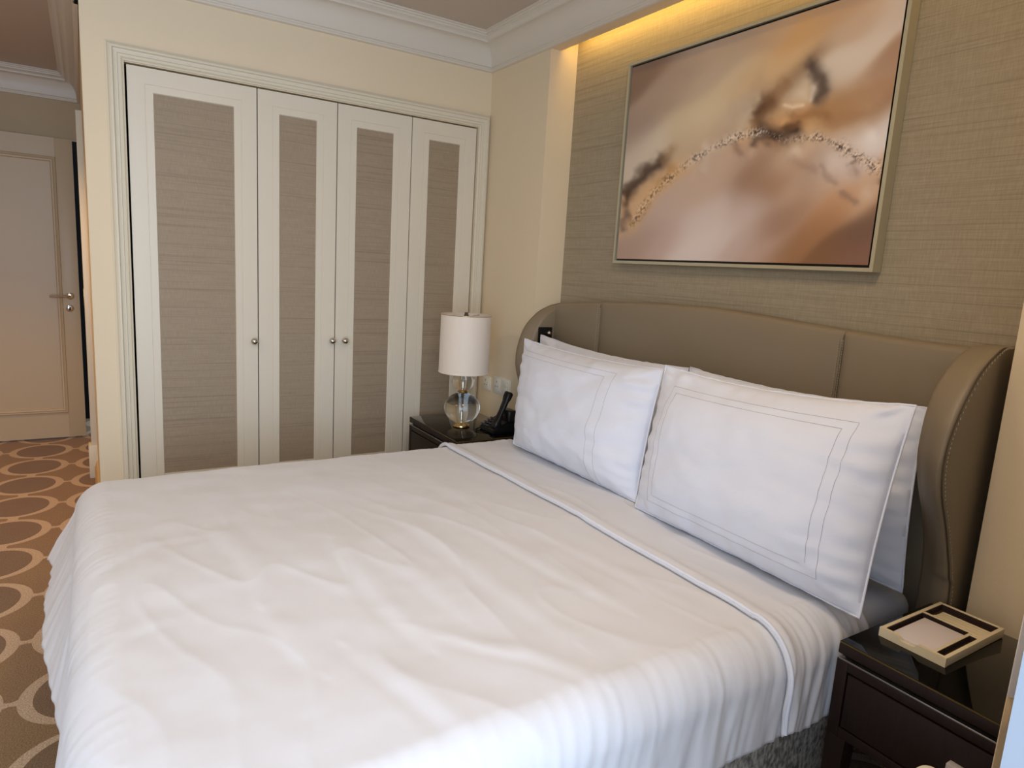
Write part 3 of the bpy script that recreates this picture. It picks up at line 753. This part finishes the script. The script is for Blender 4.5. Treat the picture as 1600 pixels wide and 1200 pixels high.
def drape_point(u, v, xh, lift, fold_amp, overN, wr):
    """u along the bed (foot is negative), v across; unfolded cloth coordinates -> world"""
    r = RD+lift
    ix0 = XF0+RD; iy0, iy1 = YN0+RD, YF0-RD
    cx = max(u, ix0); cy = min(max(v, iy0), iy1)
    qx, qy = u-cx, v-cy; d = math.hypot(qx, qy)
    crown = .010*math.cos((v+1.75)/1.0*PI/2) if abs(v+1.75) < 1 else 0
    z = DZT+lift+crown
    rid = 1-abs(noise.noise(Vector((u*6.5+v*1.2, v*2.1, 12.0))))*2.4
    hgt = .007*fbm(u*2.1, v*2.1, 1.5)+.0022*fbm(u*7, v*7, 4.0, 2)+crease(u, v)+.0030*max(0, rid)**3*max(0, min(1, (-1.2-v)/.6))
    if d < 1e-9:
        return Vector((u, v, z+hgt))
    dx, dy = qx/d, qy/d
    Lq = r*PI/2
    if d < Lq:
        a = d/r; hor = r*math.sin(a); drop = r*(1-math.cos(a)); nrm = Vector((dx*math.sin(a), dy*math.sin(a), math.cos(a)))
    else:
        e = d-Lq; hor = r+(.05+flare(dx, dy, cy))*e; drop = r+e; nrm = Vector((dx, dy, .05))
    f = min(1.0, max(0, (drop-.02)/.20))
    # vertical folds of the hanging cloth
    along = u if abs(dy) > .7 else v
    ang = math.atan2(dy, dx)
    corner = min(1, abs(dx*dy)*2.2)
    w1 = noise.noise(Vector((along*7.0+ang*1.0, drop*.9, 3.0)))+.55*noise.noise(Vector((along*19.0, drop*1.6, 9.0)))
    fold = fold_amp*f*w1
    fold += .028*f*corner*math.sin(ang*9+.6)
    # fine pulled wrinkles turning over the near edge
    w2 = 1-2.6*abs(noise.noise(Vector((along*24.0+drop*6.0, drop*3.0, 21.0))))+.8*noise.noise(Vector((along*60+drop*12, drop*4.0, 31.0)))
    fade = math.exp(-((drop-.16)/.16)**2)
    wamp = wr(u)*fade
    p = Vector((cx+dx*hor, cy+dy*hor, z-drop))
    return p+nrm*(hgt*math.exp(-drop*12)+fold+wamp*w2)
def cloth(name, x0, x1, lift, nx, ny, overN, overF, overFoot, fold, wr, parent, mtl, thick, edge=None):
    Lq = RD*PI/2
    bm = bmesh.new(); rows = []
    us = [x0+(x1-x0)*i/nx for i in range(nx+1)]
    ya, yb = YN0+RD-overN, YF0-RD+overF
    for j in range(ny+1):
        v = ya+(yb-ya)*j/ny
        row = []
        for u in us:
            p = drape_point(u, v, x1, lift(u) if callable(lift) else lift, fold, overN, wr)
            row.append(p)
        rows.append(row)
    grid(bm, rows)
    o = finish(name, bm, mtl, parent, 80)
    s = o.modifiers.new('thickness', 'SOLIDIFY'); s.thickness = thick; s.offset = -1
    return o
hem = .255
Lq = RD*PI/2; over = Lq+(hem-RD)
duv = thing('duvet', 'smooth white duvet spread over the bed with turned-down top', 'duvet', (-1.2, -1.75, .60))
wrf = lambda u: .0016+.0055*min(1, max(0, (u+1.5)/1.1))**1.5
dlift = lambda u: .0
cloth('cover', XF0+RD-over-.02, -.60, dlift, 240, 300, over, over, over, .012, wrf, duv, M_linen, .010)
wrf2 = lambda u: .0062
def flift(u):
    # rolled edge of the turn-down, thin towards the pillows
    t = (u+.655)
    return .004+.012*math.exp(-((t-.014)/.030)**2)+.004
cloth('turned_down_fold', -.668, -.300, flift, 64, 320, over+.012, over, 0, .013, wrf2, duv, M_linen, .009)
# piping cord along the turned edge
bm = bmesh.new(); pts = []
ya, yb = YN0+RD-over-.010, YF0-RD+over
for j in range(160):
    v = ya+(yb-ya)*j/159
    p = drape_point(-.662, v, 0, flift(-.66)+.001, .013, over, wrf2); pts.append(p)
finish('piping', tube(bm, pts, .0050, 8), M_pill, duv, 80)

# ---- pillows
def pillow(name, label, cor, thick, seedv, stitch, bulge=.9, sag=.10):
    """cor: TL, TR, BR, BL corners in world space"""
    TL, TR, BR, BL = [Vector(c) for c in cor]
    ctr = (TL+TR+BR+BL)/4
    base = Vector((ctr.x, ctr.y, min(BL.z, BR.z)))
    root = thing(name, label, 'pillow', base, 'white pillows against the headboard')
    ex = ((TR-TL)+(BR-BL)).normalized(); ey = ((TL-BL)+(TR-BR)).normalized(); nn = ex.cross(ey).normalized()
    if nn.x > 0: nn = -nn
    N = 56
    def outline(a, b_):
        """a,b in 0..1 -> flat point with slightly bowed-in sides and soft corners"""
        s, t = 2*a-1, 2*b_-1
        bow = .022
        sa = s*(1-bow*(1-t*t)*1.0*abs(s)); tb = t*(1-(sag if t > 0 else .012)*(1-s*s)*abs(t))
        A = (sa+1)/2; Bq = (tb+1)/2
        return BL*(1-A)*(1-Bq)+BR*A*(1-Bq)+TR*A*Bq+TL*(1-A)*Bq
    def surf(a, b_, sgn):
        s, t = 2*a-1, 2*b_-1
        h = (max(0, 1-abs(s)**3.2)**.66)*(max(0, 1-abs(t)**2.8)**.66)
        h *= 1+.12*(-t)                            # filling sinks downwards
        e = 1-max(abs(s), abs(t))
        wrk = .016*fbm(a*3.0+seedv, b_*2.6, seedv, 4)*min(1, e*6)+.004*(1-2.5*abs(noise.noise(Vector((a*2.5+b_*2, b_*11+seedv, seedv+2)))))*min(1, e*5)*max(0, s)
        # radiating wrinkles from the seams
        edge = math.exp(-e/.16)*min(1, e*12)
        wrk += .015*edge*noise.noise(Vector((a*16+seedv*3, b_*(3 if abs(t) > abs(s) else 16), seedv)))*1.6 if abs(t) > abs(s) else .015*edge*1.6*noise.noise(Vector((a*3, b_*15+seedv*2, seedv+5)))
        p = outline(a, b_)+nn*sgn*(thick*.5*h*bulge)+nn*wrk*(1 if sgn > 0 else .3)
        return p
    bm = bmesh.new()
    def par(k):                                    # denser near the edges
        q = k/N; return .5-.5*math.cos(PI*q) if False else (q*.6+.4*(.5-.5*math.cos(PI*q)))
    F = [[surf(par(i), par(j), 1) for j in range(N+1)] for i in range(N+1)]
    K = [[surf(par(i), par(j), -1) for j in range(N+1)] for i in range(N+1)]
    grid(bm, F); grid(bm, K)
    bmesh.ops.remove_doubles(bm, verts=bm.verts[:], dist=.0008)
    finish('case', bm, M_pill, root, 80)
    # flanged seam around the rim
    rim = []
    for k in range(40): rim.append(surf(k/40, 0, 1))
    for k in range(30): rim.append(surf(1, k/30, 1))
    for k in range(40): rim.append(surf(1-k/40, 1, 1))
    for k in range(30): rim.append(surf(0, 1-k/30, 1))
    rim = [p+Vector((0, 0, .003*noise.noise(p*30))) for p in rim]
    finish('seam_piping', tube(bmesh.new(), rim, .0034, 6, True), M_pill, root, 80)
    for line in stitch:
        pts = []
        for (a0, b0), (a1, b1) in zip(line, line[1:]):
            n = 40
            for k in range(n): pts.append(surf(a0+(a1-a0)*k/n, b0+(b1-b0)*k/n, 1)+nn*.0006)
        pts.append(surf(*line[-1], 1)+nn*.0006)
        finish('embroidered_line', tube(bmesh.new(), pts, .0006, 5), M_stit, root, 80)
    return root
def frame_lines(i0, j0, i1, j1):
    return [(i0, j0), (i0, j1), (i1, j1), (i1, j0), (i0, j0)]
rl = [frame_lines(.115, .10, .885, .88), frame_lines(.150, .145, .85, .835)]
ll_ = [[(.06, .90), (.80, .90), (.80, .02)], [(.06, .85), (.745, .85), (.745, .02)]]
pillow('pillow', 'rear white pillow by the near wing, half hidden behind the large front one', [(-.030, -1.80, 1.155), (-.035, -2.715, 1.180), (-.11, -2.765, .645), (-.10, -1.82, .655)], .15, 3.3, [])
pillow('pillow', 'rear white pillow by the far wing, its corner peeking above the front one', [(-.03, -.728, 1.166), (-.03, -1.79, 1.150), (-.10, -1.80, .655), (-.10, -.80, .655)], .15, 8.1, [])
pillow('pillow', 'front white pillow nearest the far bedside lamp with twin grey stitched lines', [(-.255, -.915, 1.168), (-.265, -1.885, 1.166), (-.383, -1.925, .676), (-.373, -1.050, .676)], .25, 5.7, ll_, .9, .075)
pillow('pillow', 'largest front white pillow in the foreground with a stitched rectangular border', [(-.295, -1.925, 1.188), (-.300, -2.812, 1.220), (-.428, -2.822, .670), (-.420, -1.965, .676)], .26, 1.2, rl)

# ================================================================== NIGHTSTANDS
def nightstand(loc, label):
    root = thing('nightstand', label, 'nightstand', (0, 0, 0), 'dark wooden nightstands')
    hw, dp = .300, .445
    finish('top', B(-dp, 0, -hw, hw, .597, .625, .003), M_wood, root)
    g = finish('glass_sheet', B(-dp+.002, -.002, -hw+.002, hw-.002, .6250, .630, .0010), M_glasst, root)
    bm = bmesh.new(); miter(bm, [(-dp+.0012, -hw+.0012), (-.0012, -hw+.0012), (-.0012, hw-.0012), (-dp+.0012, hw-.0012)], [(0, .6252), (0, .6292)], lambda a, b_, h: (a, b_, h))
    finish('glass_edge', bm, M_gedge, g, 0)
    finish('neck', B(-dp+.016, -.01, -hw+.012, hw-.012, .576, .598), M_black, root)
    finish('metal_strip', B(-dp-.001, -dp+.014, -hw+.004, hw-.004, .5835, .5885, .001), M_nick, root)
    # carcass with open front for the drawer
    bm = B(-dp, -.005, -hw, -hw+.03, .380, .584, .002); box(bm, -dp, -.005, hw-.03, hw, .380, .584, .002)
    box(bm, -dp, -.005, -hw+.03, hw-.03, .558, .584, .002); box(bm, -dp, -.005, -hw+.03, hw-.03, .380, .407, .002); box(bm, -.02, -.005, -hw+.03, hw-.03, .407, .558)
    finish('carcass', bm, M_wood, root)
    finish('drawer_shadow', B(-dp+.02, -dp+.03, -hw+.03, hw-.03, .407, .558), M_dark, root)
    d = finish('drawer', B(-dp-.001, -dp+.018, -hw+.0345, hw-.0345, .4115, .5535, .002), M_wood, root)
    finish('pull', B(-dp-.022, -dp-.001, -.018, .018, .478, .495, .002), M_satin, d)
    for sx in (0, 1):
        for sy in (-1, 1):
            bm = bmesh.new()
            x0 = -dp+.0 if sx == 0 else -.058; x1 = x0+.052; y0 = -hw if sy < 0 else hw-.052; y1 = y0+.052
            tx0, tx1 = (x0+.004, x1-.016) if sx == 0 else (x0+.016, x1-.004)
            ty0, ty1 = (y0+.004, y1-.016) if sy < 0 else (y0+.016, y1-.004)
            a = [bm.verts.new(p) for p in ((x0, y0, .381), (x1, y0, .381), (x1, y1, .381), (x0, y1, .381))]
            b_ = [bm.verts.new(p) for p in ((tx0, ty0, 0), (tx1, ty0, 0), (tx1, ty1, 0), (tx0, ty1, 0))]
            bm.faces.new(a); bm.faces.new(b_)
            for i in range(4): bm.faces.new((a[i], a[(i+1) % 4], b_[(i+1) % 4], b_[i]))
            finish('leg', bm, M_wood, root, 20)
    root.location = loc
    return root
ns = nightstand((-.062, -3.123, 0), 'dark wenge nightstand in the foreground under the stationery tray')
def dup(root, loc, label):
    r = root.copy(); C.objects.link(r); r.location = loc; r['label'] = label
    for ch in list(root.children):
        c = ch.copy(); C.objects.link(c); c.parent = r
        for gch in ch.children:
            q = gch.copy(); C.objects.link(q); q.parent = c
    return r
dup(ns, (-.092, -.480, 0), 'far dark nightstand beside the wardrobe carrying the lamp and telephone')

# ================================================================== LAMP
lx, ly, lz = -.362, -.489, .630
lamp = thing('table_lamp', 'glass double-gourd table lamp with white drum shade', 'lamp', (lx, ly, lz))
finish('foot', lathe(bmesh.new(), [(0, .001), (.046, .001), (.048, .005), (.046, .012), (.034, .016), (.012, .018), (.012, .022), (0, .022)], (lx, ly, lz), 32), M_brass, lamp)
def ballprof(r, cz, sq, a0=.0, a1=PI, n=24):
    return [(r*math.sin(a0+(a1-a0)*k/n), cz-sq*math.cos(a0+(a1-a0)*k/n)) for k in range(n+1)]
finish('lower_globe', lathe(bmesh.new(), ballprof(.099, .105, .086, .06, PI-.06), (lx, ly, lz), 48), M_glass, lamp, 80)
finish('waist_collar', lathe(bmesh.new(), [(.006, .190), (.026, .190), (.028, .193), (.028, .199), (.023, .201), (.023, .204), (.006, .204)], (lx, ly, lz), 32), M_brass, lamp)
finish('upper_globe', lathe(bmesh.new(), ballprof(.062, .2515, .048, .06, PI-.06), (lx, ly, lz), 48), M_glass, lamp, 80)
finish('neck_collar', lathe(bmesh.new(), [(.006, .299), (.022, .299), (.022, .306), (.010, .310), (.010, .345), (0, .345)], (lx, ly, lz), 32), M_brass, lamp)
finish('rod', lathe(bmesh.new(), [(0, .02), (.0045, .02), (.0045, .61), (0, .61)], (lx, ly, lz), 12), M_chrome, lamp)
sz0, sz1, sr0, sr1 = .303, .620, .137, .135
bm = bmesh.new()
lathe(bm, [(sr0-.002, sz0), (sr0, sz0), (sr0, sz0+.003), (sr1, sz1-.003), (sr1, sz1), (sr1-.002, sz1), (sr0-.002, sz0)], (lx, ly, lz), 64, caps=False)
sh = finish('shade', bm, M_shade, lamp, 60)
for z, r in ((sz1-.003, sr1), (sz0+.003, sr0)):
    finish('shade_rim', tube(bmesh.new(), [(lx+r*math.cos(2*PI*k/64), ly+r*math.sin(2*PI*k/64), lz+z) for k in range(64)], .0022, 6, True), M_brass if z > .5 else M_shade, sh, 80)
bm = bmesh.new()
for k in range(3):
    a = 2*PI*k/3+.5
    tube(bm, [(lx, ly, lz+.602), (lx+(sr1-.002)*math.cos(a), ly+(sr1-.002)*math.sin(a), lz+sz1-.006)], .0018, 6)
finish('spider', bm, M_nick, sh)
finish('finial', lathe(bmesh.new(), [(0, .598), (.014, .598), (.014, .614), (.010, .620), (.010, .630), (0, .632)], (lx, ly, lz), 20), M_pipe, sh)

# ================================================================== TELEPHONE
ph = thing('telephone', 'black desk telephone with upright tilted handset beside the lamp', 'telephone', (0, 0, 0))
bm = bmesh.new()
extrude_poly(bm, [(-.195, -.59, .601), (-.045, -.59, .601), (-.045, -.59, .665), (-.085, -.59, .672), (-.195, -.59, .618)], (0, .15, 0))
bmesh.ops.bevel(bm, geom=bm.edges[:], offset=.006, segments=2, affect='EDGES')
pb_ = finish('base', bm, M_phone, ph)
bm = bmesh.new()
rowsk = []
for i in range(3):
    for j in range(4):
        t = (j+.7)/5.2; x = -.19+.10*t; z = .619+.053*(x+.195)/.11+.004; y = -.50+.028*i
        box(bm, x-.006, x+.006, y-.008, y+.008, z-.004, z+.002, .001, 1)
finish('keypad', bm, M_key, pb_)
# handset: a long bar standing in its cradle and leaning towards the wall
hs = bmesh.new()
axis0, axis1 = Vector((-.165, -.555, .622)), Vector((-.075, -.545, .818))
t = (axis1-axis0).normalized(); s = Vector((0, 1, 0)); nrm = t.cross(s)
rows = []
for k, (q, hw_, th) in enumerate([(0, .020, .014), (.03, .026, .020), (.16, .027, .021), (.26, .022, .013), (.5, .020, .011), (.74, .022, .012), (.84, .026, .018), (.97, .026, .018), (1, .020, .012)]):
    c = axis0+(axis1-axis0)*q
    rows.append([c+s*hw_*math.copysign(abs(math.cos(a))**.6, math.cos(a))+nrm*th*math.copysign(abs(math.sin(a))**.6, math.sin(a)) for a in [2*PI*m/20 for m in range(20)]])
V = grid(hs, rows, closed_v=True); hs.faces.new(V[0]); hs.faces.new(V[-1])
finish('handset', hs, M_phone, ph, 50)
finish('cradle', B(-.105, -.050, -.60, -.50, .655, .725, .012, 3), M_phone, ph)
cpts = []
for k in range(120):
    a = k/119; cx = -.195-.045*math.sin(PI*a); cyy = -.45-.09*a; ang = a*2*PI*16
    cpts.append((cx+.004*math.cos(ang), cyy, .607+.004*math.sin(ang)))
finish('cord', tube(bmesh.new(), cpts, .0013, 5), M_phone, ph)

ph.location = (-.098, -.125, .030)

# ================================================================== SOCKETS on the wall by the lamp
def socket(y0, y1, z0, z1, label, mods, skew):
    t = thing('socket_plate', label, 'socket', (0, (y0+y1)/2, z0), 'sockets beside the far nightstand')
    finish('plate', B(-.008, 0, y1, y0, z0, z1, .003), M_plate, t)
    n = len(mods); wdt = (y0-y1)/n
    for i, kind in enumerate(mods):
        a = y0-wdt*i-.014; b_ = y0-wdt*(i+1)+.014
        p = finish('insert', B(-.0105, -.006, b_, a, z0+.014, z1-.014, .0015), M_plate, t)
        c = (a+b_)/2; zc = (z0+z1)/2
        if kind == 'socket':
            for dy, dz, w_, h_ in ((0, .018, .004, .007), (-.011, -.010, .006, .004), (.011, -.010, .006, .004)):
                finish('pin_hole', B(-.0115, -.010, c+dy-w_/2*1.2, c+dy+w_/2*1.2, zc+dz-h_/2, zc+dz+h_/2), M_dark, p, 0)
        else:
            for k in range(2):
                zz0 = zc-.022+.024*k
                finish('rocker', B(-.0135, -.010, c-.020, c+.020, zz0, zz0+.021, .001), M_plate, p)
    return t
socket(-.078, -.178, .756, .842, 'single ivory wall socket nearest the lamp', ['socket'], 0)
socket(-.212, -.412, .758, .862, 'double ivory switch and socket plate above the telephone', ['socket', 'switch'], 0)

# ================================================================== TRAY and NOTEPAD on the near nightstand
tx0, tx1, ty0, ty1, tz = -.390, -.085, -3.016, -2.856, .630
tr = thing('stationery_tray', 'pale beige stationery tray with dark wells on the near nightstand', 'tray', ((tx0+tx1)/2, (ty0+ty1)/2, tz))
rim = .010; hz = .024
finish('bottom', B(tx0+.002, tx1-.002, ty0+.002, ty1-.002, tz+.0005, tz+.008), M_well, tr)
finish('rim', B(tx0+rim, tx1, ty1-rim, ty1, tz+.0005, tz+hz, .0015), M_tray, tr)
finish('rim', B(tx0+rim, tx1, ty0, ty0+rim, tz+.0005, tz+hz, .0015), M_tray, tr)
finish('rim', B(tx1-rim, tx1, ty0+rim, ty1-rim, tz+.0005, tz+hz, .0015), M_tray, tr)
# front rim with the finger notch
nc = (-2.930)
prof_ = [(ty1, hz), (nc+.030, hz)]+[(nc+.030-.012*k/5, hz-.011*(.5-.5*math.cos(PI*k/5))) for k in range(1, 6)]+[(nc-.010-.012*k/5, hz-.011*(.5+.5*math.cos(PI*k/5))) for k in range(0, 6)]+[(ty0, hz)]
bm = extrude_poly(bmesh.new(), [(tx0, ty1, tz+.0005)]+[(tx0, y, tz+z) for y, z in prof_]+[(tx0, ty0, tz+.0005)], (rim, 0, 0))
finish('front_rim', bm, M_tray, tr, 30)
xd = -.198
finish('divider', B(xd, xd+.012, ty0+rim, ty1-rim, tz+.0005, tz+hz-.001, .0015), M_tray, tr)
finish('divider', B(tx0+rim, xd, -2.988, -2.980, tz+.0005, tz+hz-.001, .001), M_tray, tr)
finish('pad_ledge', B(tx0+rim, tx0+rim+.004, -2.980, ty1-rim, tz+.0005, tz+hz-.012), M_tray, tr)
for k in range(3):
    finish('pen_step', B(xd+.012+.024*k+.002, xd+.012+.024*(k+1), ty0+rim+.003, ty1-rim-.014, tz+.008, tz+hz-.008-.003*k, .003), M_tray, tr)
finish('slot_end', B(xd-.014, xd, ty0+rim, -2.988, tz+.0005, tz+hz-.001, .001), M_tray, tr)
zl = tz+hz-.0015
for a in ((tx0+rim, xd, ty1-rim-.0025, ty1-rim), (xd-.0025, xd, -2.980, ty1-rim-.0025), (xd+.012, tx1-rim, ty1-rim-.0025, ty1-rim), (tx1-rim-.0025, tx1-rim, ty0+rim, ty1-rim-.0025), (tx0+rim, xd-.014, -2.988-.0015, -2.988), (xd-.0155, xd-.014, ty0+rim, -2.9895)):
    finish('well_lining', B(*a, tz+.008, zl), M_well, tr, 0)
np_ = tag(finish('notepad', B(tx0+rim+.005, xd-.012, -2.977, ty1-rim-.012, tz+.0085, tz+.0165, .0006), M_paper, None, 35, ((tx0+xd)/2, -2.92, tz+.0085)), 'blank white notepad lying in the beige stationery tray', 'notepad')

# ================================================================== CURTAIN and STOOL at the right edge
cu = thing('curtain', 'ivory drape with tan lower border hanging at the right edge', 'curtain', (-.9, -3.42, 0))
def drape(z0, z1, x0, x1, yc, amp, off, nseg=150, nz=24):
    bm = bmesh.new(); rows = []
    for j in range(nz+1):
        z = z0+(z1-z0)*j/nz; row = []
        for i in range(nseg+1):
            t = i/nseg; x = x0+(x1-x0)*t
            a = amp*(.75+.25*math.sin(z*1.3+t*5))
            row.append((x+.008*math.sin(t*2*PI*7+z), yc+off+a*math.sin(t*2*PI*7+.5*math.sin(z*.9)+2.2), z))
        rows.append(row)
    grid(bm, rows)
    return bm
o = finish('panel', drape(1.06, 2.60, -1.225, -.60, -3.418, .024, 0), M_curt, cu, 80)
o.modifiers.new('thickness', 'SOLIDIFY').thickness = .003
o = finish('border', drape(.012, 1.062, -1.225, -.60, -3.418, .024, .0), M_curtb, cu, 80)
o.modifiers.new('thickness', 'SOLIDIFY').thickness = .003
finish('rail', tube(bmesh.new(), [(-1.30, -3.42, 2.61), (-.5, -3.42, 2.61)], .012, 10), M_nick, cu)

st = thing('stool', 'cream upholstered stool rounding into the bottom edge by the nightstand', 'stool', (-.85, -3.25, 0))
finish('seat', B(-1.00, -.692, -3.37, -3.126, .38, .592, .030, 6), M_stool, st, 60)
for sx in (-.97, -.73):
    for sy in (-3.33, -3.17):
        finish('leg', lathe(bmesh.new(), [(0, 0), (.010, 0), (.018, .385), (0, .385)], (sx, sy, 0), 14), M_wood, st)

for ob in bpy.data.objects:
    if '_base' in ob: del ob['_base']
